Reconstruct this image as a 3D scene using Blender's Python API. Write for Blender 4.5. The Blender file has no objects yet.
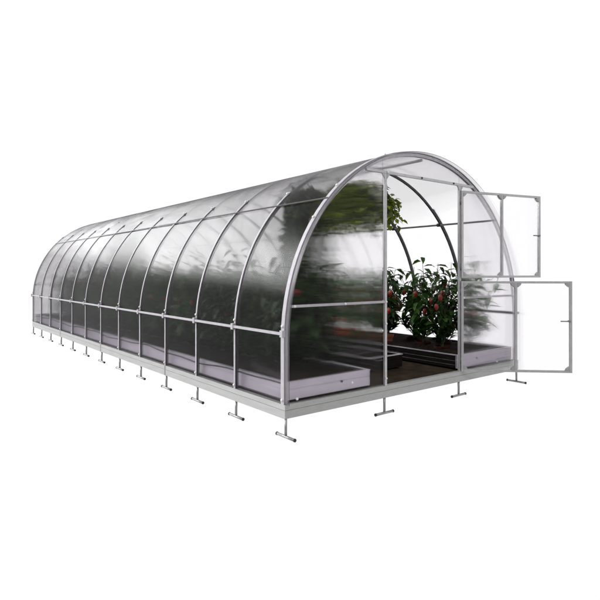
import bpy, bmesh, math, random
from mathutils import Vector, Matrix
R = math.radians
PI = math.pi
S = bpy.context.scene
C = S.collection

# ------------------------------------------------------------------ camera
cd = bpy.data.cameras.new('camera')
cam = bpy.data.objects.new('camera', cd)
C.objects.link(cam)
cam.location = (-2.1744, -2.9261, 0.9146)
cam.rotation_euler = (PI / 2 + 0.00204, 0, -0.66694)
cd.sensor_width = 36
cd.lens = 527.873 / 600 * 36
cd.shift_y = -(300 - 271.12) / 600
cd.clip_start = 0.05
cd.clip_end = 200
S.camera = cam

# ------------------------------------------------------------------ world: a white studio, dimmer overhead and behind the camera
SIDE_GLOW = 12.0
w = bpy.data.worlds.new('World')
S.world = w
w.use_nodes = True
nt = w.node_tree
nt.nodes.clear()
out = nt.nodes.new('ShaderNodeOutputWorld')
bg = nt.nodes.new('ShaderNodeBackground')
tc = nt.nodes.new('ShaderNodeTexCoord')
sep = nt.nodes.new('ShaderNodeSeparateXYZ')
nt.links.new(tc.outputs['Generated'], sep.inputs[0])
up = nt.nodes.new('ShaderNodeMapRange')
up.interpolation_type = 'SMOOTHSTEP'
up.inputs['From Min'].default_value = 0.45
up.inputs['From Max'].default_value = 0.80
up.inputs['To Min'].default_value = 1.0
up.inputs['To Max'].default_value = 0.40
nt.links.new(sep.outputs['Z'], up.inputs['Value'])
dot = nt.nodes.new('ShaderNodeVectorMath')
dot.operation = 'DOT_PRODUCT'
dot.inputs[1].default_value = (-0.62, -0.78, 0)
nt.links.new(tc.outputs['Generated'], dot.inputs[0])
bk = nt.nodes.new('ShaderNodeMapRange')
bk.interpolation_type = 'SMOOTHSTEP'
bk.inputs['From Min'].default_value = 0.1
bk.inputs['From Max'].default_value = 0.7
bk.inputs['To Min'].default_value = 1.0
bk.inputs['To Max'].default_value = 0.28
nt.links.new(dot.outputs['Value'], bk.inputs['Value'])
mu = nt.nodes.new('ShaderNodeMath')
mu.operation = 'MULTIPLY'
nt.links.new(up.outputs[0], mu.inputs[0])
nt.links.new(bk.outputs[0], mu.inputs[1])
mu2 = nt.nodes.new('ShaderNodeMath')
mu2.operation = 'MULTIPLY'
mu2.inputs[1].default_value = 1.03
nt.links.new(mu.outputs[0], mu2.inputs[0])
bg.inputs['Color'].default_value = (1, 1, 1, 1)
# added bright lobe at the far left of the world, whitening the side sheets
def wm(op, *a):
    x = nt.nodes.new('ShaderNodeMath'); x.operation = op
    for i, q in enumerate(a):
        if isinstance(q, (int, float)): x.inputs[i].default_value = q
        else: nt.links.new(q, x.inputs[i])
    return x.outputs[0]
def wr(v, a, b):
    x = nt.nodes.new('ShaderNodeMapRange'); x.interpolation_type = 'SMOOTHSTEP'
    x.inputs['From Min'].default_value = a; x.inputs['From Max'].default_value = b
    nt.links.new(v, x.inputs['Value'])
    return x.outputs[0]
zl = wr(sep.outputs['Z'], 0.20, 0.34)
zh = wm('SUBTRACT', 1.0, wr(sep.outputs['Z'], 0.44, 0.60))
d2 = nt.nodes.new('ShaderNodeVectorMath'); d2.operation = 'DOT_PRODUCT'
d2.inputs[1].default_value = (-0.55, 0.83, 0)
nt.links.new(tc.outputs['Generated'], d2.inputs[0])
az = wr(d2.outputs['Value'], 0.42, 0.85)
glow_lobe = wm('MULTIPLY', wm('MULTIPLY', zl, zh), wm('MULTIPLY', az, SIDE_GLOW))
nt.links.new(wm('ADD', mu2.outputs[0], glow_lobe), bg.inputs['Strength'])
nt.links.new(bg.outputs[0], out.inputs[0])

# ------------------------------------------------------------------ one large soft lamp, added high at front left to shape the frames
sd = bpy.data.lights.new('added_soft_lamp', 'SUN')
sd.energy = 1.15
sd.angle = R(25)
sd.color = (1.0, 0.99, 0.97)
sun = bpy.data.objects.new('added_soft_lamp', sd)
C.objects.link(sun)
sun.rotation_euler = Vector((0.35, 0.75, -0.75)).to_track_quat('-Z', 'Y').to_euler()

S.view_settings.view_transform = 'Standard'
S.view_settings.look = 'None'
S.view_settings.exposure = 0
S.view_settings.gamma = 1
cy = S.cycles
cy.use_denoising = True
cy.max_bounces = 24
cy.transmission_bounces = 24
cy.transparent_max_bounces = 40
cy.glossy_bounces = 6
cy.diffuse_bounces = 4
cy.caustics_reflective = False
cy.caustics_refractive = True
cy.blur_glossy = 0.5
cy.sample_clamp_indirect = 4

# ------------------------------------------------------------------ materials
def mat(name):
    m = bpy.data.materials.new(name)
    m.use_nodes = True
    n = m.node_tree
    b = n.nodes['Principled BSDF']
    return m, n, b

def noisy(name, c1, c2, scale=8, rough=0.5, metal=0.0, bump=0.0, stretch=(1, 1, 1), r2=None, coord='Object'):
    m, n, b = mat(name)
    tc = n.nodes.new('ShaderNodeTexCoord')
    mp = n.nodes.new('ShaderNodeMapping')
    mp.inputs['Scale'].default_value = stretch
    nz = n.nodes.new('ShaderNodeTexNoise')
    nz.inputs['Scale'].default_value = scale
    nz.inputs['Detail'].default_value = 5
    cr = n.nodes.new('ShaderNodeValToRGB')
    cr.color_ramp.elements[0].position = 0.3
    cr.color_ramp.elements[1].position = 0.7
    cr.color_ramp.elements[0].color = (*c1, 1)
    cr.color_ramp.elements[1].color = (*c2, 1)
    n.links.new(tc.outputs[coord], mp.inputs[0])
    n.links.new(mp.outputs[0], nz.inputs['Vector'])
    n.links.new(nz.outputs['Fac'], cr.inputs[0])
    n.links.new(cr.outputs[0], b.inputs['Base Color'])
    b.inputs['Roughness'].default_value = rough
    b.inputs['Metallic'].default_value = metal
    if r2 is not None:
        mr = n.nodes.new('ShaderNodeMapRange')
        mr.inputs['To Min'].default_value = rough
        mr.inputs['To Max'].default_value = r2
        n.links.new(nz.outputs['Fac'], mr.inputs['Value'])
        n.links.new(mr.outputs[0], b.inputs['Roughness'])
    if bump:
        bp = n.nodes.new('ShaderNodeBump')
        bp.inputs['Strength'].default_value = bump
        bp.inputs['Distance'].default_value = 0.01
        n.links.new(nz.outputs['Fac'], bp.inputs['Height'])
        n.links.new(bp.outputs[0], b.inputs['Normal'])
    return m

def leafy(name, dark, light, var=0.5):
    """foliage: colour varies by leaf clump and by plant, a little light comes through"""
    m, n, b = mat(name)
    tc = n.nodes.new('ShaderNodeTexCoord')
    nz = n.nodes.new('ShaderNodeTexNoise')
    nz.inputs['Scale'].default_value = 14
    nz.inputs['Detail'].default_value = 2
    oi = n.nodes.new('ShaderNodeObjectInfo')
    ad = n.nodes.new('ShaderNodeMath'); ad.operation = 'MULTIPLY_ADD'
    ad.inputs[1].default_value = 0.35; 
    n.links.new(oi.outputs['Random'], ad.inputs[0])
    n.links.new(tc.outputs['Object'], nz.inputs['Vector'])
    n.links.new(nz.outputs['Fac'], ad.inputs[2])
    cr = n.nodes.new('ShaderNodeValToRGB')
    cr.color_ramp.elements[0].position = 0.4
    cr.color_ramp.elements[1].position = 0.95
    cr.color_ramp.elements[0].color = (*dark, 1)
    cr.color_ramp.elements[1].color = (*light, 1)
    n.links.new(ad.outputs[0], cr.inputs[0])
    n.links.new(cr.outputs[0], b.inputs['Base Color'])
    b.inputs['Roughness'].default_value = 0.5
    b.inputs['Specular IOR Level'].default_value = 0.25
    tr = n.nodes.new('ShaderNodeBsdfTranslucent')
    n.links.new(cr.outputs[0], tr.inputs['Color'])
    mx = n.nodes.new('ShaderNodeMixShader')
    mx.inputs[0].default_value = 0.25
    n.links.new(b.outputs[0], mx.inputs[1])
    n.links.new(tr.outputs[0], mx.inputs[2])
    n.links.new(mx.outputs[0], n.nodes['Material Output'].inputs['Surface'])
    return m

def poly(name, axis, clear, rough, ribs, graze, gpow, haze, gloss=0.03):
    """twin-wall polycarbonate: ribbed refracting slab, partly see-through, hazier at a grazing angle"""
    m, n, b = mat(name)
    n.nodes.remove(b)
    def mixer(f, a, c):
        x = n.nodes.new('ShaderNodeMixShader')
        if isinstance(f, float): x.inputs[0].default_value = f
        else: n.links.new(f, x.inputs[0])
        n.links.new(a.outputs[0], x.inputs[1])
        n.links.new(c.outputs[0], x.inputs[2])
        return x
    tc = n.nodes.new('ShaderNodeTexCoord')
    sp = n.nodes.new('ShaderNodeSeparateXYZ')
    n.links.new(tc.outputs['Object'], sp.inputs[0])
    mm = n.nodes.new('ShaderNodeMath'); mm.operation = 'MULTIPLY'
    mm.inputs[1].default_value = 2 * PI / 0.0062
    n.links.new(sp.outputs[axis], mm.inputs[0])
    sn = n.nodes.new('ShaderNodeMath'); sn.operation = 'SINE'
    n.links.new(mm.outputs[0], sn.inputs[0])
    bp = n.nodes.new('ShaderNodeBump')
    bp.inputs['Strength'].default_value = ribs
    bp.inputs['Distance'].default_value = 0.0006
    n.links.new(sn.outputs[0], bp.inputs['Height'])
    rf = n.nodes.new('ShaderNodeBsdfRefraction')
    rf.inputs['Color'].default_value = (1, 0.995, 1, 1)
    rf.inputs['Roughness'].default_value = rough
    rf.inputs['IOR'].default_value = 1.22
    n.links.new(bp.outputs[0], rf.inputs['Normal'])
    gl = n.nodes.new('ShaderNodeBsdfGlossy')
    gl.inputs['Roughness'].default_value = 0.15
    gl.inputs['Color'].default_value = (0.92, 0.92, 0.93, 1)
    tp = n.nodes.new('ShaderNodeBsdfTransparent')
    tp.inputs['Color'].default_value = (0.985, 0.98, 0.99, 1)
    a = mixer(clear, rf, tp)
    fr = n.nodes.new('ShaderNodeFresnel')
    fr.inputs['IOR'].default_value = 1.45
    gm = n.nodes.new('ShaderNodeMath'); gm.operation = 'MULTIPLY'
    gm.inputs[1].default_value = gloss
    ge = n.nodes.new('ShaderNodeNewGeometry')
    nb = n.nodes.new('ShaderNodeMath'); nb.operation = 'SUBTRACT'
    nb.inputs[0].default_value = 1.0
    n.links.new(ge.outputs['Backfacing'], nb.inputs[1])
    g0 = n.nodes.new('ShaderNodeMath'); g0.operation = 'MULTIPLY'
    n.links.new(fr.outputs[0], g0.inputs[0])
    n.links.new(nb.outputs[0], g0.inputs[1])
    n.links.new(g0.outputs[0], gm.inputs[0])
    a = mixer(gm.outputs[0], a, gl)
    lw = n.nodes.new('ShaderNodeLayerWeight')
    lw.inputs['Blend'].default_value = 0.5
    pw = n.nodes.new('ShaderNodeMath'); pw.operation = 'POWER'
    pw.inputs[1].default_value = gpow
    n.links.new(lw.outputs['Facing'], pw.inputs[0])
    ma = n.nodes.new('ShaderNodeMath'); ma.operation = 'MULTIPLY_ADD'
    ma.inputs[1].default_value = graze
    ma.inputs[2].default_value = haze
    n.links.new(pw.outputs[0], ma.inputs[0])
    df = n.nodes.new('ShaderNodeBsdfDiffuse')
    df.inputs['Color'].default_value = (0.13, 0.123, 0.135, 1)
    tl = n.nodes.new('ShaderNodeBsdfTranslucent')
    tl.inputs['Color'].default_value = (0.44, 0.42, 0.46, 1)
    # dust and water marks: long soft streaks
    mp = n.nodes.new('ShaderNodeMapping')
    mp.inputs['Scale'].default_value = (2.0, 1.2, 6.0) if axis == 'Y' else (5, 2, 1.5)
    n.links.new(tc.outputs['Object'], mp.inputs[0])
    nz = n.nodes.new('ShaderNodeTexNoise')
    nz.inputs['Scale'].default_value = 1.6
    nz.inputs['Detail'].default_value = 6
    n.links.new(mp.outputs[0], nz.inputs['Vector'])
    mr = n.nodes.new('ShaderNodeMapRange')
    mr.inputs['From Min'].default_value = 0.3
    mr.inputs['From Max'].default_value = 0.7
    mr.inputs['To Min'].default_value = 0.55
    mr.inputs['To Max'].default_value = 1.25
    n.links.new(nz.outputs['Fac'], mr.inputs['Value'])
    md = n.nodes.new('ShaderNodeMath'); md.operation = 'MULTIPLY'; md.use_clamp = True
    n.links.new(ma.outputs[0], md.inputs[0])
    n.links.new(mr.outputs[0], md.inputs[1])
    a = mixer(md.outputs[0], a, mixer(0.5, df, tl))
    n.links.new(a.outputs[0], n.nodes['Material Output'].inputs['Surface'])
    return m

M = {}
M['steel'] = noisy('galvanised_steel', (0.44, 0.435, 0.45), (0.54, 0.53, 0.55), 30, 0.42, 0.4, 0.02, r2=0.55)
M['strip'] = noisy('pale_metal_strip', (0.38, 0.365, 0.40), (0.46, 0.44, 0.475), 25, 0.6, 0.0, 0.02, r2=0.6)
M['beam'] = noisy('zinc_beam', (0.37, 0.375, 0.37), (0.43, 0.435, 0.43), 5, 0.5, 0.35, 0.05, (3, 1, 10), r2=0.65)
M['anchor'] = noisy('zinc_anchor', (0.30, 0.30, 0.30), (0.40, 0.40, 0.40), 30, 0.45, 0.5, 0.02)
M['bed'] = noisy('lilac_grey_bed_metal', (0.50, 0.46, 0.54), (0.59, 0.55, 0.62), 4, 0.4, 0.3, 0.06, (1, 1, 4), r2=0.45)
M['shade_toned_bed'] = noisy('shade_toned_board', (0.006, 0.005, 0.0045), (0.013, 0.010, 0.009), 6, 0.8, 0.0, 0.2, (1, 1, 8))  # near-black colour paints in the shade on the boards facing the paths
M['arch'] = noisy('shade_toned_tube', (0.035, 0.034, 0.036), (0.06, 0.058, 0.062), 30, 0.6, 0.0)  # inner ribs coloured as unlit silhouettes, interior shade put into the tone
M['rim'] = noisy('bright_rim', (0.5, 0.48, 0.52), (0.62, 0.60, 0.64), 20, 0.3, 0.5)
M['purlin'] = noisy('dull_steel', (0.20, 0.195, 0.21), (0.27, 0.265, 0.28), 30, 0.5, 0.5)
M['white'] = noisy('white_cap_plastic', (0.78, 0.78, 0.80), (0.85, 0.85, 0.86), 10, 0.35)
M['black'] = noisy('black_rubber', (0.008, 0.008, 0.008), (0.016, 0.016, 0.016), 20, 0.6)
M['bracket'] = noisy('bracket_plastic', (0.38, 0.38, 0.39), (0.45, 0.45, 0.46), 20, 0.5, 0.2)
M['door'] = noisy('door_profile', (0.47, 0.47, 0.475), (0.56, 0.56, 0.565), 30, 0.45, 0.25, 0.02)
M['soil'] = noisy('soil', (0.004, 0.003, 0.002), (0.018, 0.012, 0.008), 30, 0.95, 0, 1.0)
M['floor'] = noisy('brown_floor', (0.020, 0.014, 0.009), (0.050, 0.036, 0.024), 9, 0.95, 0, 0.4)
M['leaf'] = leafy('tomato_leaf', (0.005, 0.013, 0.003), (0.034, 0.080, 0.012))
M['pleaf'] = leafy('pepper_leaf', (0.006, 0.020, 0.003), (0.055, 0.150, 0.015))
M['mleaf'] = leafy('fresh_leaf', (0.016, 0.045, 0.006), (0.10, 0.19, 0.022))
M['hleaf'] = leafy('trailing_leaf', (0.016, 0.038, 0.005), (0.17, 0.22, 0.018))
M['hdark'] = leafy('olive_leaf', (0.005, 0.010, 0.002), (0.035, 0.055, 0.007))
M['stem'] = noisy('stem', (0.02, 0.035, 0.012), (0.05, 0.06, 0.025), 20, 0.6)
M['fruit'] = noisy('red_fruit', (0.30, 0.012, 0.008), (0.45, 0.025, 0.01), 12, 0.3)
M['dull_fruit'] = noisy('dark_red_fruit', (0.15, 0.008, 0.005), (0.27, 0.014, 0.008), 12, 0.45)
M['pot'] = noisy('terracotta', (0.15, 0.042, 0.02), (0.24, 0.07, 0.03), 14, 0.8, 0, 0.1)
M['darker_pot'] = noisy('dark_terracotta', (0.022, 0.009, 0.006), (0.05, 0.018, 0.011), 14, 0.9, 0, 0.1)  # the same terracotta in a much darker tone
M['dark_pot'] = noisy('dark_planter', (0.02, 0.02, 0.02), (0.04, 0.035, 0.03), 14, 0.6)
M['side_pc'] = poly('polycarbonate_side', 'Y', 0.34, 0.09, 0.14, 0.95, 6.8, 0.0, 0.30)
M['end_pc'] = poly('polycarbonate_end', 'X', 0.22, 0.075, 0.22, 0.12, 10.0, 0.0, 0.25)
M['door_pc'] = poly('polycarbonate_door', 'X', 0.75, 0.05, 0.28, 0.1, 10.0, 0.0, 0.2)

for k in ('shade_toned_bed', 'soil', 'floor', 'darker_pot'):
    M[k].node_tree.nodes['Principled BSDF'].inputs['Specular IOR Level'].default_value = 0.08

# ------------------------------------------------------------------ helpers
def obj(name, bm, m, parent=None, smooth=False):
    me = bpy.data.meshes.new(name)
    bm.normal_update()
    bm.to_mesh(me)
    bm.free()
    if smooth:
        for p in me.polygons:
            p.use_smooth = True
    me.materials.append(M[m] if isinstance(m, str) else m)
    o = bpy.data.objects.new(name, me)
    C.objects.link(o)
    if parent is not None:
        o.parent = parent
        pw = Vector((0, 0, 0))
        q = parent
        while q is not None:
            pw += q.location
            q = q.parent
        me.transform(Matrix.Translation(-pw))
    return o

def tag(o, label, cat, group=None):
    o['label'] = label
    o['category'] = cat
    if group:
        o['group'] = group
    return o

def thing(name, label, cat, loc=(0, 0, 0), group=None, rz=0):
    o = bpy.data.objects.new(name, None)
    o.empty_display_size = 0.1
    C.objects.link(o)
    o.location = loc
    o.rotation_euler = (0, 0, rz)
    return tag(o, label, cat, group)

def struct(name, bm, m, kind='structure'):
    o = obj(name, bm, m)
    o['kind'] = kind
    return o

def box(bm, a, b, bev=0.0):
    a = Vector(a); b = Vector(b)
    g = bmesh.ops.create_cube(bm, size=1)
    vs = g['verts']
    for v in vs:
        v.co = Vector(((v.co.x + .5) * (b.x - a.x) + a.x, (v.co.y + .5) * (b.y - a.y) + a.y, (v.co.z + .5) * (b.z - a.z) + a.z))
    if bev:
        es = list({e for v in vs for e in v.link_edges})
        bmesh.ops.bevel(bm, geom=es, offset=bev, segments=2, affect='EDGES', profile=0.7)

def tube(bm, pts, r, n=8, cap=True):
    pts = [Vector(p) for p in pts]
    rings = []
    prev = None
    for i, p in enumerate(pts):
        if i == 0: d = pts[1] - pts[0]
        elif i == len(pts) - 1: d = pts[-1] - pts[-2]
        else: d = pts[i + 1] - pts[i - 1]
        d.normalize()
        if prev is None:
            a = Vector((0, 0, 1)) if abs(d.z) < .9 else Vector((1, 0, 0))
            u = d.cross(a).normalized()
        else:
            u = (prev - d * prev.dot(d)).normalized()
        prev = u
        v = d.cross(u)
        rr = r[i] if isinstance(r, (list, tuple)) else r
        rings.append([bm.verts.new(p + u * math.cos(2 * PI * k / n) * rr + v * math.sin(2 * PI * k / n) * rr) for k in range(n)])
    for a, b in zip(rings, rings[1:]):
        for k in range(n):
            bm.faces.new((a[k], a[(k + 1) % n], b[(k + 1) % n], b[k]))
    if cap:
        bm.faces.new(rings[0][::-1])
        bm.faces.new(rings[-1])

def prism(bm, poly2, axis, lo, hi):
    """extrude a 2D outline along an axis"""
    def P(a, b, t):
        return {'x': (t, a, b), 'y': (a, t, b), 'z': (a, b, t)}[axis]
    A = [bm.verts.new(P(a, b, lo)) for a, b in poly2]
    B = [bm.verts.new(P(a, b, hi)) for a, b in poly2]
    n = len(A)
    bm.faces.new(A)
    bm.faces.new(B[::-1])
    for i in range(n):
        bm.faces.new((A[i], B[i], B[(i + 1) % n], A[(i + 1) % n]))
    bmesh.ops.recalc_face_normals(bm, faces=bm.faces[:])

W, H0, RR = 3.0, 0.434, 1.5
BAY = 0.654
NB = 12
L = BAY * NB

def arc(r, a0=0.0, a1=PI, n=48, leg=(0.0, 0.0)):
    """profile from left foot over the top to the right foot as (x, z); angle 0 = left spring"""
    p = []
    if leg[0] is not None:
        p.append((1.5 - r, leg[0]))
    for i in range(n + 1):
        a = a0 + (a1 - a0) * i / n
        p.append((1.5 - r * math.cos(a), H0 + r * math.sin(a)))
    if leg[1] is not None:
        p.append((1.5 + r, leg[1]))
    return p

def band(bm, inner, outer, y0, y1):
    """closed slab between two matching (x, z) profiles"""
    n = len(inner)
    rows = []
    for pr, y in ((inner, y0), (outer, y0), (outer, y1), (inner, y1)):
        rows.append([bm.verts.new((x, y, z)) for x, z in pr])
    for a in range(4):
        A, B = rows[a], rows[(a + 1) % 4]
        for i in range(n - 1):
            bm.faces.new((A[i], B[i], B[i + 1], A[i + 1]))
    bm.faces.new([rows[k][0] for k in range(4)])
    bm.faces.new([rows[k][-1] for k in (3, 2, 1, 0)])
    bmesh.ops.recalc_face_normals(bm, faces=bm.faces[:])

# ------------------------------------------------------------------ the greenhouse
G = thing('greenhouse', 'long arched polycarbonate greenhouse on T-shaped ground anchors with its split door standing open', 'greenhouse')

bm = bmesh.new()
box(bm, (0.035, 0.035, -0.03), (W - 0.035, L - 0.035, 0.0))
struct('floor', bm, 'floor')

# --- base beams, each length a piece of its own
def beam_profile(sign, x0):
    """outline (x, z): outer face with a shallow groove"""
    s = sign
    pts = [(0, 0), (0, -0.0375), (0.005, -0.0378), (0.005, -0.0398), (0, -0.0401), (0, -0.096), (0.012, -0.096), (0.05, -0.094), (0.05, -0.002), (0.03, 0)]
    return [(x0 + s * a, b) for a, b in pts]

def side_beam(x0, s, y0, y1):
    bm = bmesh.new()
    prism(bm, beam_profile(s, x0), 'y', y0, y1)
    for v in bm.verts:
        d = abs(v.co.x - x0)
        if v.co.y < -0.01: v.co.y += d
        elif v.co.y > L + 0.01: v.co.y -= d
    o = obj('base_beam', bm, 'beam', G)
    return o

for k in range(4):
    y0 = k * 3 * BAY + (0.003 if k else -0.012)
    y1 = (k + 1) * 3 * BAY - (0.003 if k < 3 else -0.012)
    side_beam(-0.012, 1, y0, y1)
    side_beam(W + 0.012, -1, y0, y1)
for yy, s in ((-0.012, 1), (L + 0.012, -1)):
    bm = bmesh.new()
    pts = [(yy + s * a, b) for a, b in [(p[0] + 0.012, p[1]) for p in beam_profile(1, -0.012)]]
    prism(bm, pts, 'x', -0.012, W + 0.012)
    for v in bm.verts:
        d = abs(v.co.y - yy)
        v.co.x += d if v.co.x < 1 else -d
    obj('base_beam', bm, 'beam', G)
# joint plates behind the gaps
for k in (1, 2, 3):
    for x0, x1 in ((-0.014, -0.009), (W + 0.009, W + 0.014)):
        bm = bmesh.new()
        box(bm, (x0, k * 3 * BAY - 0.010, -0.094), (x1, k * 3 * BAY + 0.010, -0.002), 0.001)
        obj('joint_plate', bm, 'purlin', G)

# --- ground anchors
def anchor(x, y, along):
    bm = bmesh.new()
    tube(bm, [(x, y, -0.0955), (x, y, -0.213)], 0.0105, 10)
    d = Vector((0, 1, 0)) if along == 'y' else Vector((1, 0, 0))
    c = Vector((x, y, -0.222))
    tube(bm, [c - d * 0.098, c + d * 0.098], 0.0105, 10)
    o = obj('ground_anchor', bm, 'anchor', G, True)
    m = o.data
    for sgn in (-1, 1):
        b2 = bmesh.new()
        tube(b2, [c + d * sgn * 0.0975, c + d * sgn * 0.106], 0.0125, 10)
        obj('end_cap', b2, 'black', o, False)
    return o
for i in range(NB + 1):
    anchor(0.004, i * BAY, 'y')
    anchor(W - 0.004, i * BAY, 'y')
for x in (1.0, 2.0):
    anchor(x, 0.004, 'x')
    anchor(x, L - 0.004, 'x')

# --- arches (tube inside, pressing strip outside, caps)
def cap_bolt(parent, p, nrm, r=0.011):
    bm = bmesh.new()
    p = Vector(p); n = Vector(nrm).normalized()
    tube(bm, [p, p + n * 0.004, p + n * 0.010, p + n * 0.013], [r, r, r * 0.75, r * 0.3], 10)
    return obj('bolt', bm, 'white', parent, True)

A_P = PI - math.acos((0.42 - 1.5) / 1.5 * -1 * -1) if False else math.acos((1.5 - 0.4) / 1.5)   # spring angle of the upper purlin
for i in range(NB + 1):
    y = i * BAY
    front = i == 0
    bm = bmesh.new()
    hw = 0.014 if front else 0.0095
    yc = 0.018 if front else (y if i < NB else y - 0.018)
    band(bm, arc(1.472 if front else 1.4765), arc(1.4985), yc - hw, yc + hw)
    bmesh.ops.bevel(bm, geom=bm.edges[:], offset=0.002, segments=1, affect='EDGES') if False else None
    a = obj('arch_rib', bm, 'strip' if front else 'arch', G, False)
    a1 = A_P + 0.13
    # left strip, right strip (the front arch carries one strip all the way round)
    if front:
        bm = bmesh.new()
        band(bm, arc(1.507, leg=(-0.002, -0.002)), arc(1.513, leg=(-0.002, -0.002)), yc - 0.018, yc + 0.018)
        obj('clamp_strip', bm, 'strip', a)
    else:
        for left in (True, False):
            bm = bmesh.new()
            if left:
                band(bm, arc(1.507, 0, a1, 24, (0.0, None)), arc(1.513, 0, a1, 24, (0.0, None)), y - 0.0095, y + 0.0095)
            else:
                band(bm, arc(1.507, PI - a1, PI, 24, (None, 0.0)), arc(1.513, PI - a1, PI, 24, (None, 0.0)), y - 0.0095, y + 0.0095)
            obj('clamp_strip', bm, 'strip', a)
    yb = yc if front else y
    r = 1.513
    for sx in (-1, 1):
        for ang in ([None, 0.07, a1 - 0.02] if not front else [None, 0.07, 0.62, A_P + 0.1, 1.25]):
            if ang is None:
                cap_bolt(a, (1.5 + sx * r, yb, 0.03), (sx, 0, 0))
            else:
                cap_bolt(a, (1.5 + sx * r * math.cos(ang), yb, H0 + r * math.sin(ang)), (sx * math.cos(ang), 0, math.sin(ang)))

# --- long rails
def bar(name, a, b, m, parent=None, bev=0.002):
    bm = bmesh.new()
    box(bm, a, b, bev)
    return obj(name, bm, m, parent or G)
bar('side_rail', (-0.034, -0.012, 0.480), (-0.0145, L + 0.012, 0.499), 'strip')
bar('side_rail', (W + 0.0145, -0.012, 0.478), (W + 0.034, L + 0.012, 0.502), 'strip')
for sx in (-1, 1):
    bm = bmesh.new()
    ca, sa = math.cos(A_P), math.sin(A_P)
    r = 1.5145
    c = Vector((1.5 + sx * r * ca, 0, H0 + r * sa))
    tube(bm, [c + Vector((0, 0.0, 0)), c + Vector((0, L, 0))], 0.006, 10)
    if sx < 0: obj('roof_purlin', bm, 'purlin', G, True); continue
    bm.free()
    r = 1.46
    c = Vector((1.5 + sx * r * ca, 0, H0 + r * sa))
    bm = bmesh.new()
    tube(bm, [c + Vector((0, 0.03, 0)), c + Vector((0, L - 0.03, 0))], 0.010, 10)
    obj('inner_purlin', bm, 'purlin', G, True)
bm = bmesh.new()
tube(bm, [(1.5, 0.03, H0 + 1.455), (1.5, L - 0.03, H0 + 1.455)], 0.013, 10)
obj('ridge_purlin', bm, 'steel', G, True)
bm = bmesh.new()
box(bm, (W - 0.03, 0.03, 0.478), (W - 0.014, L - 0.03, 0.500), 0.002)
obj('inner_rail', bm, 'purlin', G)
# clamps where purlins cross the arches
for i in range(1, NB):
    for sx in (1,):
        ca, sa = math.cos(A_P), math.sin(A_P)
        c = Vector((1.5 + sx * 1.462 * ca, i * BAY, H0 + 1.462 * sa))
        bm = bmesh.new()
        tube(bm, [c + Vector((0, -0.022, 0)), c + Vector((0, 0.022, 0))], 0.019, 10)
        obj('purlin_clamp', bm, 'black', G, True)
for i in range(0, NB + 1):
    bm = bmesh.new()
    box(bm, (-0.039, i * BAY - 0.016, 0.466), (-0.013, i * BAY + 0.016, 0.514), 0.004)
    obj('rail_clamp', bm, 'strip', G)

# --- covering sheets
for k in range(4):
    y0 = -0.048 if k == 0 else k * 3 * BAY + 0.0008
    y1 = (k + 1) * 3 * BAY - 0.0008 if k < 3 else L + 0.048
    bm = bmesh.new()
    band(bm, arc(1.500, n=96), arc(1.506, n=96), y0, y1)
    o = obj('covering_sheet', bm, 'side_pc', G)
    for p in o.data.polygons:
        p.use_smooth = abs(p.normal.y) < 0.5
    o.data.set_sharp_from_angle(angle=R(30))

# --- end walls
def zarch(x, r=1.47):
    return H0 + math.sqrt(max(0, r * r - (x - 1.5) ** 2))
ZH = 1.723
ZF = 0.676
def panel(x0, x1, z0, ztop, y0, parent=None, name='end_panel', m='end_pc'):
    """flat sheet bounded above by the arch or by ztop"""
    n = 40
    top = []
    for i in range(n + 1):
        x = x0 + (x1 - x0) * i / n
        z = zarch(x)
        if ztop is not None: z = min(z, ztop)
        top.append((x, z))
    poly_ = [(x0, z0), (x1, z0)] + [t for t in top[::-1] if t[1] > z0 + 0.001]
    bm = bmesh.new()
    prism(bm, poly_, 'y', y0, y0 + 0.006)
    return obj(name, bm, m, parent or G)
for yy in (0.008, L - 0.014):
    panel(0.032, 0.985, 0.003, None, yy)
    panel(2.015, 2.968, 0.003, None, yy)
    panel(0.9865, 2.0135, ZH + 0.0, None, yy)
# back door panel (shut)
panel(1.012, 1.988, 0.003, ZH - 0.012, L - 0.014, name='rear_door_panel')

def end_frame(yf, s, full):
    y0, y1 = (yf - 0.014, yf + 0.006) if s > 0 else (yf - 0.006, yf + 0.014)
    for x in (1.0, 2.0):
        bar('door_post', (x - 0.0125, y0, 0.001), (x + 0.0125, y1, ZH - 0.0135), 'steel')
    xh = 1.5 - math.sqrt(1.47 ** 2 - (ZH - H0) ** 2)
    bar('door_header', (xh - 0.01, y0, ZH - 0.012), (W - xh + 0.01, y1, ZH + 0.010), 'steel')
    bar('end_rail', (0.045, y0, ZF - 0.009), (0.9865, y1, ZF + 0.009), 'strip')
    bar('end_rail', (2.0135, y0, ZF - 0.009), (2.955, y1, ZF + 0.009), 'strip')
end_frame(0.0, 1, False)
end_frame(L, -1, True)
# gussets and bolts on the front frame
def yplate(bm, pts, y0, y1):
    prism(bm, pts, 'y', y0, y1)
for x, sx in ((1.0, 1), (1.0, -1), (2.0, 1), (2.0, -1)):
    bm = bmesh.new()
    x0 = x + sx * 0.0128
    yplate(bm, [(x0, ZH - 0.0135), (x0 + sx * 0.035, ZH - 0.0135), (x0, ZH - 0.055)], -0.016, -0.008)
    obj('corner_bracket', bm, 'bracket', G)
for x, z, nm in ((1.0, ZF, 0), (0.55, ZF, 0), (1.0, 0.5, 0), (1.0, 0.06, 0), (0.07, ZF, 0), (2.05, ZF, 0), (2.5, ZF, 0), (1.02, ZH, 0), (0.09, 0.03, 0), (0.62, 0.075, 0), (2.6, 0.03, 0)):
    cap_bolt(G, (x, -0.0135, z), (0, -1, 0), 0.010)
for x, z in ((0.15, 1.0), (0.335, 1.29), (0.28, 1.22)):
    pass
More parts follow.
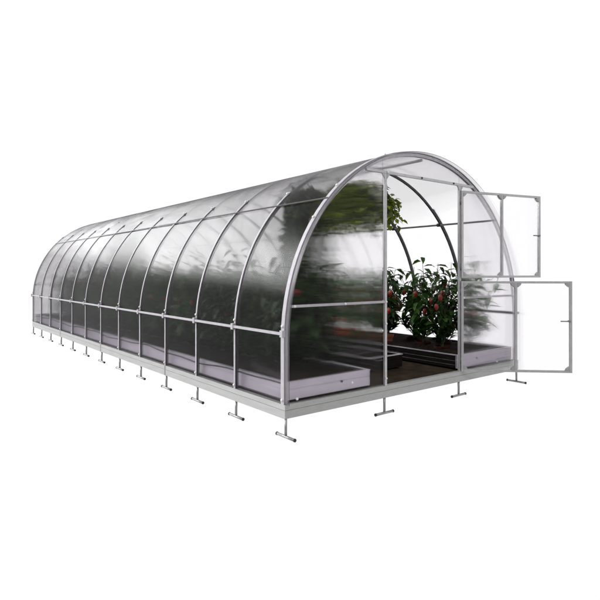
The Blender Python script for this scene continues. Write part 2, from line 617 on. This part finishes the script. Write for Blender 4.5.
for x in (1.02, 1.45, 1.9):
    bm = bmesh.new()
    tube(bm, [(x, -0.012, ZH), (x, -0.020, ZH)], 0.008, 10)
    obj('header_bolt', bm, 'black', G, True)
for z in (0.76, 1.05, 1.55, 0.75, 0.08):
    pass

# --- split door, both leaves hinged on the right post
def leaf(zlo, zhi, deg, label, latch_z):
    d = bpy.data.objects.new('door_leaf', None)
    C.objects.link(d)
    d.parent = G
    d.location = (2.002, -0.018, 0)
    d['label'] = label
    wd = 0.985
    t = 0.0115
    def fr(name, a, b, m='door', bev=0.0015):
        bm = bmesh.new()
        box(bm, a, b, bev)
        o = obj(name, bm, m)
        o.parent = d
        return o
    fr('stile', (0.002, -t, zlo), (0.024, t, zhi))
    fr('stile', (wd - 0.022, -t, zlo), (wd, t, zhi))
    fr('stile', (wd / 2 - 0.010, -t, zlo + 0.0205), (wd / 2 + 0.010, t, zhi - 0.0205))
    fr('crossbar', (0.0245, -t, zlo), (wd - 0.0225, t, zlo + 0.020))
    fr('crossbar', (0.0245, -t, zhi - 0.020), (wd - 0.0225, t, zhi))
    fr('pane', (0.025, -0.003, zlo + 0.021), (wd / 2 - 0.011, 0.003, zhi - 0.021), 'door_pc', 0)
    fr('pane', (wd / 2 + 0.011, -0.003, zlo + 0.021), (wd - 0.023, 0.003, zhi - 0.021), 'door_pc', 0)
    # brackets
    for (x, sx) in ((0.0245, 1), (wd / 2 - 0.0105, -1), (wd / 2 + 0.0105, 1), (wd - 0.0225, -1)):
        for (z, sz) in ((zlo + 0.0205, 1), (zhi - 0.0205, -1)):
            if sz == 1 and abs(x - wd / 2) < 0.1 and sx == 1:
                continue
            bm = bmesh.new()
            prism(bm, [(x, z), (x + sx * 0.036, z), (x + sx * 0.030, z + sz * 0.014), (x + sx * 0.012, z + sz * 0.030), (x, z + sz * 0.036)], 'y', -t - 0.003, t + 0.003)
            o = obj('corner_bracket', bm, 'bracket')
            o.parent = d
    bm = bmesh.new()
    tube(bm, [(wd - 0.105, -0.020, latch_z), (wd - 0.02, -0.020, latch_z)], 0.0055, 8)
    tube(bm, [(wd - 0.030, -0.032, latch_z), (wd - 0.030, 0.0, latch_z)], 0.009, 8)
    o = obj('latch', bm, 'purlin', None, True)
    o.parent = d
    for z in (zlo + 0.10, zhi - 0.10):
        bm = bmesh.new()
        tube(bm, [(0.0, 0, z - 0.03), (0.0, 0, z + 0.03)], 0.007, 8)
        o = obj('hinge', bm, 'purlin', None, True)
        o.parent = d
    d.rotation_euler = (0, 0, R(deg))
    return d
leaf(0.862, 1.668, -15, 'upper door leaf swung outward', 1.276)
leaf(0.002, 0.832, -43, 'lower door leaf swung outward, opened less far', 0.47)

# ------------------------------------------------------------------ planting beds
def bed(label, x0, x1, y0, y1, h, m_wall, rim_m, seg=3 * BAY):
    t = thing('planting_bed', label, 'planting bed', ((x0 + x1) / 2, y0, 0))
    wt = 0.018
    zb = 0.016
    def wall(a, b, axis, outer, s):
        """a board with a folded groove and top lip, outer face at 'outer', body on side s"""
        pts = [(outer, h), (outer, h * 0.70), (outer + s * 0.003, h * 0.68), (outer + s * 0.003, h * 0.64), (outer, h * 0.62), (outer, zb), (outer + s * wt, zb), (outer + s * wt, h)]
        bm = bmesh.new()
        prism(bm, pts, axis, a, b)
        return obj('side_board' if axis == 'y' else 'end_board', bm, m_wall, t)
    n = max(1, round((y1 - y0) / seg))
    for k in range(n):
        a = y0 + (y1 - y0) * k / n + (0.0015 if k else 0)
        b = y0 + (y1 - y0) * (k + 1) / n - (0.0015 if k < n - 1 else 0)
        wall(a + 0.02 * (k == 0), b - 0.02 * (k == n - 1), 'y', x0, 1)
        wall(a + 0.02 * (k == 0), b - 0.02 * (k == n - 1), 'y', x1, -1)
    wall(x0, x1, 'x', y0, 1)
    wall(x0, x1, 'x', y1, -1)
    if m_wall == 'shade_toned_bed':
        for zz in (0.085, 0.045):  # thin lighter strips paint in glints along the board grooves
            for xa, xb in ((x0 - 0.003, x0 - 0.0003), (x1 + 0.0003, x1 + 0.003)):
                bm = bmesh.new()
                box(bm, (xa, y0 + 0.01, zz - 0.0016), (xb, y1 - 0.01, zz + 0.0016))
                obj('groove_glint', bm, 'purlin', t)
    else:
        pass
    # rim
    bm = bmesh.new()
    for a, b in (((x0 - 0.004, y0 - 0.004, h), (x0 + 0.024, y1 + 0.004, h + 0.008)), ((x1 - 0.024, y0 - 0.004, h), (x1 + 0.004, y1 + 0.004, h + 0.008)),
                 ((x0 + 0.0245, y0 - 0.004, h), (x1 - 0.0245, y0 + 0.022, h + 0.008)), ((x0 + 0.0245, y1 - 0.022, h), (x1 - 0.0245, y1 + 0.004, h + 0.008))):
        box(bm, a, b, 0.002)
    obj('rim', bm, rim_m, t)
    # soil, slightly uneven
    bm = bmesh.new()
    rnd = random.Random(int(x0 * 100) + 5)
    nx, ny = 10, int((y1 - y0) / 0.08)
    g = [[bm.verts.new((x0 + 0.02 + (x1 - x0 - 0.04) * i / nx, y0 + 0.02 + (y1 - y0 - 0.04) * j / ny,
         h - 0.012 + (0.0 if i in (0, nx) or j in (0, ny) else rnd.uniform(0, 0.03)))) for j in range(ny + 1)] for i in range(nx + 1)]
    for i in range(nx):
        for j in range(ny):
            bm.faces.new((g[i][j], g[i + 1][j], g[i + 1][j + 1], g[i][j + 1]))
    obj('soil', bm, 'soil', t, True)
    return t
HB = 0.134
lb = bed('lilac-grey metal planting bed filled with tomato plants along the left wall', 0.05, 0.86, 0.035, L - 0.06, HB, 'bed', 'bed')
bed('narrow shade-toned planting bed with pale rims in the middle between the two paths', 1.24, 1.71, 0.43, L - 0.45, HB - 0.004, 'shade_toned_bed', 'rim')
rb = bed('planting bed along the right wall holding the potted pepper plants, path side coloured black as shade', 2.02, 2.95, 0.035, L - 0.06, HB, 'shade_toned_bed', 'rim')
for ch in rb.children:
    if ch.name.startswith('end_board'):
        ch.data.materials[0] = M['bed']
        ch['label'] = 'lilac-grey end board'

for x, z in ((0.56, 0.085), (2.33, 0.085)):
    bm = bmesh.new()
    tube(bm, [(x, 0.0350, z), (x, 0.0325, z)], 0.010, 12)
    obj('drain_hole_plug', bm, 'black', lb if x < 1 else rb)
# sagging hose on the outer side of the left bed
bm = bmesh.new()
pts = []
for k in range(160):
    y = 0.06 + k * 0.048
    pts.append((0.030, y, 0.122 + 0.012 * math.sin(y * 3.1) + 0.006 * math.sin(y * 7.7 + 1)))
tube(bm, pts, 0.0055, 6)
h = obj('drip_hose', bm, 'black', None, True)
tag(h, 'thin black drip hose sagging along the outer side of the left bed', 'hose')

# ------------------------------------------------------------------ plants
def leaf_face(bm, p, d, upv, ln, wd, curl=0.25):
    """one ovate leaf with a mid fold, pointing along d"""
    d = d.normalized()
    s = d.cross(upv)
    if s.length < 1e-3: s = d.cross(Vector((1, 0, 0)))
    s.normalize()
    n = s.cross(d)
    def P(t, w, z):
        return bm.verts.new(p + d * (t * ln) + s * (w * wd) + n * (z * ln))
    b = P(0, 0, 0)
    m1 = P(0.32, 0, 0.03); l1 = P(0.28, -0.46, 0.09); r1 = P(0.28, 0.46, 0.09)
    m2 = P(0.68, 0, -curl * 0.35); l2 = P(0.64, -0.38, -curl * 0.28 + .05); r2 = P(0.64, 0.38, -curl * 0.28 + .05)
    t = P(1.0, 0, -curl)
    for f in ((b, m1, l1), (b, r1, m1), (l1, m1, m2, l2), (m1, r1, r2, m2), (l2, m2, t), (m2, r2, t)):
        bm.faces.new(f)

def bush_mesh(seed, h, rad, nst, nleaf, ll, gap=0.12, taper=0.72, nfruit=4, spread=1.0):
    """stems and leaves of a bushy plant standing at the origin"""
    rnd = random.Random(seed)
    st = bmesh.new(); lf = bmesh.new()
    tips = []
    for k in range(nst):
        a = rnd.uniform(0, 2 * PI)
        hh = h * rnd.uniform(0.72, 1.0) if k else h
        rr = rad * rnd.uniform(0.15, 0.75) * (0.3 if k == 0 else 1)
        if taper > 0.55 and k: hh = h * rnd.uniform(0.5, 0.85)
        n = 7
        pts = []
        for i in range(n + 1):
            t = i / n
            pts.append(Vector((math.cos(a) * rr * t ** 1.3 + rnd.uniform(-.012, .012), math.sin(a) * rr * t ** 1.3 + rnd.uniform(-.012, .012), hh * t)))
        pts[0] = Vector((rnd.uniform(-.01, .01), rnd.uniform(-.01, .01), 0))
        tube(st, pts, [0.0055 * (1 - 0.6 * i / n) for i in range(n + 1)], 5)
        tips.append(pts)
    fr = []
    per = nleaf // nst
    for pts in tips:
        for k in range(per):
            t = gap + (1 - gap) * (k + rnd.random()) / per
            i = min(int(t * 7), 6)
            p = pts[i].lerp(pts[i + 1], t * 7 - i)
            az = k * 2.4 + rnd.uniform(-.5, .5)
            out = Vector((math.cos(az), math.sin(az), rnd.uniform(-0.25, 0.5)))
            reach = rad * (1 - taper * t) * rnd.uniform(0.1, 0.9) * spread
            if p.z < 0.16:
                reach = min(reach, 0.15); out.z = abs(out.z) + 0.5
            q = p + out.normalized() * reach
            if reach > 0.05:
                tube(st, [p, (p + q) / 2 + Vector((0, 0, 0.015)), q], 0.0018, 4, False)
            l = ll * rnd.uniform(0.65, 1.15)
            leaf_face(lf, q, out + Vector((rnd.uniform(-.5, .5), rnd.uniform(-.5, .5), rnd.uniform(-.9, .3) if q.z > 0.18 else 0.4)), Vector((rnd.uniform(-.3, .3), rnd.uniform(-.3, .3), 1)), l, l * 0.55, rnd.uniform(0.1, 0.5))
    for k in range(nfruit):
        a = rnd.uniform(0, 2 * PI); rr = rad * rnd.uniform(0.35, 0.85)
        fr.append(Vector((math.cos(a) * rr, math.sin(a) * rr, h * rnd.uniform(0.3, 0.75))))
    return st, lf, fr

def to_me(name, bm, m, smooth=False):
    me = bpy.data.meshes.new(name)
    bm.to_mesh(me); bm.free()
    me.materials.append(M[m])
    if smooth:
        for p in me.polygons: p.use_smooth = True
    return me

def fruit_me(name, r, pepper=False):
    bm = bmesh.new()
    bmesh.ops.create_uvsphere(bm, u_segments=12, v_segments=8, radius=r)
    for v in bm.verts:
        if pepper:
            v.co.z *= 1.7
            k = 1 - 0.35 * max(0, -v.co.z / (r * 1.7))
            v.co.x *= k * (1 + .08 * math.cos(3 * math.atan2(v.co.y, v.co.x))); v.co.y *= k
        else:
            v.co.z *= 0.86
            v.co.z -= 0.18 * r * math.exp(-((v.co.x ** 2 + v.co.y ** 2) / (0.12 * r * r))) * (1 if v.co.z > 0 else 0)
    return to_me(name, bm, 'dull_fruit' if pepper else 'fruit', True)
TOM = fruit_me('tomato', 0.034)
DTOM = TOM.copy(); DTOM.materials.clear(); DTOM.materials.append(M['dull_fruit'])
PEP = fruit_me('pepper', 0.021, True)

def child(name, me, parent, loc=(0, 0, 0)):
    o = bpy.data.objects.new(name, me)
    C.objects.link(o)
    o.parent = parent
    o.location = loc
    return o

def make_variants(n, seed, m, **kw):
    v = []
    for k in range(n):
        st, lf, fr = bush_mesh(seed + k, **kw)
        v.append((to_me('stem', st, 'stem'), to_me('foliage', lf, m), fr))
    return v

def place_plant(name, label, cat, group, var, fruit, fname, loc, rz, sc, pot=None, reach=None):
    t = thing(name, label, cat, loc, group, rz)
    z = 0.0
    if pot:
        child('pot', pot[0], t); child('potting_soil', pot[1], t); z = pot[2]
    a = child('stem', var[0], t, (0, 0, z)); b = child('foliage', var[1], t, (0, 0, z))
    a.scale = b.scale = sc
    for f in var[2]:
        child(fname, fruit, t, (f.x * sc[0], f.y * sc[1], z + f.z * sc[2]))
    return t

tomV = make_variants(6, 100, 'leaf', h=0.86, rad=0.21, nst=9, nleaf=560, ll=0.11, gap=0.0, nfruit=4)
ORD = 'first second third fourth fifth sixth seventh eighth ninth tenth eleventh twelfth thirteenth fourteenth fifteenth sixteenth seventeenth eighteenth nineteenth twentieth'.split()
rnd = random.Random(3)
ny = 20
for row, x in enumerate((0.40, 0.66)):
    for j in range(ny):
        y = 0.28 + j * 0.37 + (0.15 if row else 0)
        if y > L - 0.75: continue
        far = max(0, (y - 6.0) / 2)
        s = rnd.uniform(0.74, 1.10) * (1 - 0.25 * far)
        lab = ORD[j] + ' bushy tomato plant from the front, %s row of left bed' % ('inner' if row else 'outer')
        grp = 'tomato plants in the left bed'
        if j == 0 and row == 0: lab = 'bushy tomato plant with red fruit nearest the front left corner of the greenhouse'; s = 1.28
        if j == 0 and row == 1: lab = 'frontmost tomato plant in the inner row of the left bed, beside the path'; s = 0.98
        place_plant('tomato_plant', lab, 'tomato plant', grp, tomV[rnd.randrange(6)], TOM if (j == 0 and row == 1) else DTOM, 'tomato', (x + rnd.uniform(0.0, .06) + (0.04 if s > 1.2 else 0), y + rnd.uniform(-.05, .05) + (0.06 if s > 1.2 else 0), HB - 0.006), rnd.uniform(0, 2 * PI), (s, s, s * rnd.uniform(0.95, 1.1)))
lowV = make_variants(3, 300, 'mleaf', h=0.40, rad=0.20, nst=6, nleaf=200, ll=0.08, gap=0.05, nfruit=5)
for j in range(15):
    y = 0.95 + j * 0.42
    lab = ORD[j] + ' low green plant with red fruit from the front end of the narrow middle bed'
    if j == 0: lab = 'low green plant with red fruit at the front end of the narrow middle bed'
    place_plant('tomato_plant', lab, 'tomato plant', 'low plants in the middle bed', lowV[j % 3], TOM, 'tomato', (1.475 + rnd.uniform(-.05, .05), y, HB - 0.01), rnd.uniform(0, 6.28), (1, 1, 1))

# terracotta pot
def lathe(bm, prof, n=24):
    rings = [[bm.verts.new((r * math.cos(2 * PI * k / n), r * math.sin(2 * PI * k / n), z)) for k in range(n)] for r, z in prof]
    for a, b in zip(rings, rings[1:]):
        for k in range(n):
            bm.faces.new((a[k], a[(k + 1) % n], b[(k + 1) % n], b[k]))
    bm.faces.new(rings[0][::-1])
    return rings
bm = bmesh.new()
lathe(bm, [(0.060, 0), (0.074, 0.072), (0.084, 0.073), (0.087, 0.100), (0.077, 0.101), (0.074, 0.084)])
POT = to_me('pot', bm, 'pot', True); POT.set_sharp_from_angle(angle=R(35))
DARKER_POT = POT.copy(); DARKER_POT.materials.clear(); DARKER_POT.materials.append(M['darker_pot'])
bm = bmesh.new()
bmesh.ops.create_circle(bm, cap_ends=True, segments=24, radius=0.0745)
for v in bm.verts: v.co.z = 0.086
PSOIL = to_me('potting_soil', bm, 'soil')
pepV = make_variants(5, 500, 'pleaf', h=0.74, rad=0.34, nst=10, nleaf=190, ll=0.115, gap=0.0, nfruit=6, taper=0.45, spread=0.38)
tallst = make_variants(1, 77, 'pleaf', h=0.88, rad=0.22, nst=7, nleaf=140, ll=0.125, gap=0.0, nfruit=4, taper=0.60, spread=0.4)[0]
k = 0
for row, (x, dy) in enumerate(((2.30, 0.42), (2.66, 0.30))):
    for j in range(19):
        y = dy + j * 0.38
        if y > L - 0.5: continue
        tall = row == 0 and j == 1
        v = tallst if tall else pepV[(j * 3 + row * 2) % 5]
        lab = ORD[j] + ' potted pepper plant from the front in the %s row of the right bed' % ('wall-side' if row else 'path-side')
        if row == 0 and j == 2: lab = 'pepper plant in an orange terracotta pot just past the left door post'
        if tall: lab = 'tallest pepper plant, one stem rising above the others on the right bed'
        if row == 1 and j == 0: lab = 'potted pepper plant seen blurred through the lower door leaf'
        if row == 0 and j == 0: lab = 'potted pepper plant just inside the doorway by the right door post'
        s = rnd.uniform(0.9, 1.15) if not tall else 1.0
        if row == 1 and j == 0: s = 1.2
        if tall: x = 2.46
        else: x = 2.30 if row == 0 else 2.66
        place_plant('pepper_plant', lab, 'pepper plant', 'potted pepper plants on the right bed', v, PEP, 'pepper', (x + rnd.uniform(-.03, .03), y + rnd.uniform(-.04, .04), HB - (0.02 if (row == 0 and j == 2) else 0.072)), rnd.uniform(0, 6.28), (s, s, s * 1.06), (POT if (row == 0 and j == 2) else DARKER_POT, PSOIL, 0.082))

# hanging baskets
def hanging(label, x, y, ztop, zb, rad, drop, n, seed, ll=0.06):
    rnd = random.Random(seed)
    t = thing('hanging_basket', label, 'hanging plant', (x, y, zb), 'hanging baskets of trailing leaves under the roof')
    bm = bmesh.new()
    rg = lathe(bm, [(0.05, 0.0), (0.10, 0.03), (0.125, 0.09), (0.130, 0.11), (0.12, 0.11), (0.115, 0.09)])
    bmesh.ops.translate(bm, verts=bm.verts, vec=(x, y, zb))
    obj('basket', bm, 'dark_pot', t, True)
    bm = bmesh.new()
    for a in (0, 2.1, 4.2):
        tube(bm, [(x + 0.12 * math.cos(a), y + 0.12 * math.sin(a), zb + 0.10), (x, y, ztop - 0.06)], 0.002, 5)
    tube(bm, [(x, y, ztop - 0.065), (x, y, ztop)], 0.003, 5)
    obj('hanging_wire', bm, 'purlin', t)
    lf = bmesh.new(); st = bmesh.new()
    dark = seed > 1
    ns = n // 16
    for k in range(ns):
        a = rnd.uniform(0, 2 * PI)
        r1 = rad * rnd.uniform(0.3, 1.0)
        dr = drop * rnd.uniform(0.1, 1.0) * (1.15 - 0.5 * r1 / rad)
        p0 = Vector((x + 0.06 * math.cos(a), y + 0.06 * math.sin(a), zb + 0.10))
        p1 = Vector((x + r1 * 0.6 * math.cos(a), y + r1 * 0.6 * math.sin(a), zb + 0.16 + rnd.uniform(0, 0.16)))
        p2 = Vector((x + r1 * math.cos(a), y + r1 * math.sin(a), zb + 0.06 - dr))
        pts = []
        for i in range(9):
            u = i / 8
            pts.append(p0 * (1 - u) ** 2 + p1 * 2 * u * (1 - u) + p2 * u * u)
        pts = [Vector((q.x, q.y, min(q.z, H0 + math.sqrt(max(0, 1.44 ** 2 - (q.x - 1.5) ** 2))))) for q in pts]
        tube(st, pts, 0.0022, 4, False)
        for i in range(16):
            u = 0.1 + 0.9 * i / 15
            f = u * 8; q = pts[min(int(f), 7)].lerp(pts[min(int(f), 7) + 1], f - min(int(f), 7))
            d = Vector((rnd.uniform(-1, 1), rnd.uniform(-1, 1), rnd.uniform(-.9, .4)))
            l = ll * rnd.uniform(0.6, 1.2)
            leaf_face(lf, q + d * 0.02, d, Vector((rnd.uniform(-.4, .4), rnd.uniform(-.4, .4), 1)), l, l * 0.75, 0.3)
    obj('trailing_stem', st, 'stem', t)
    obj('foliage', lf, 'hdark' if dark else 'hleaf', t)
hanging('hanging basket of bright green trailing leaves by the left door post', 1.12, 0.44, 1.86, 1.50, 0.38, 0.33, 5200, 1, 0.060)
hanging('large dark hanging basket of trailing leaves between the first and third arches', 0.86, 0.82, 1.80, 1.46, 0.21, 1.05, 7500, 2, 0.095)
hanging('hanging basket of trailing leaves farthest from the door', 0.80, 5.15, 1.76, 1.46, 0.24, 1.0, 6500, 3, 0.10)
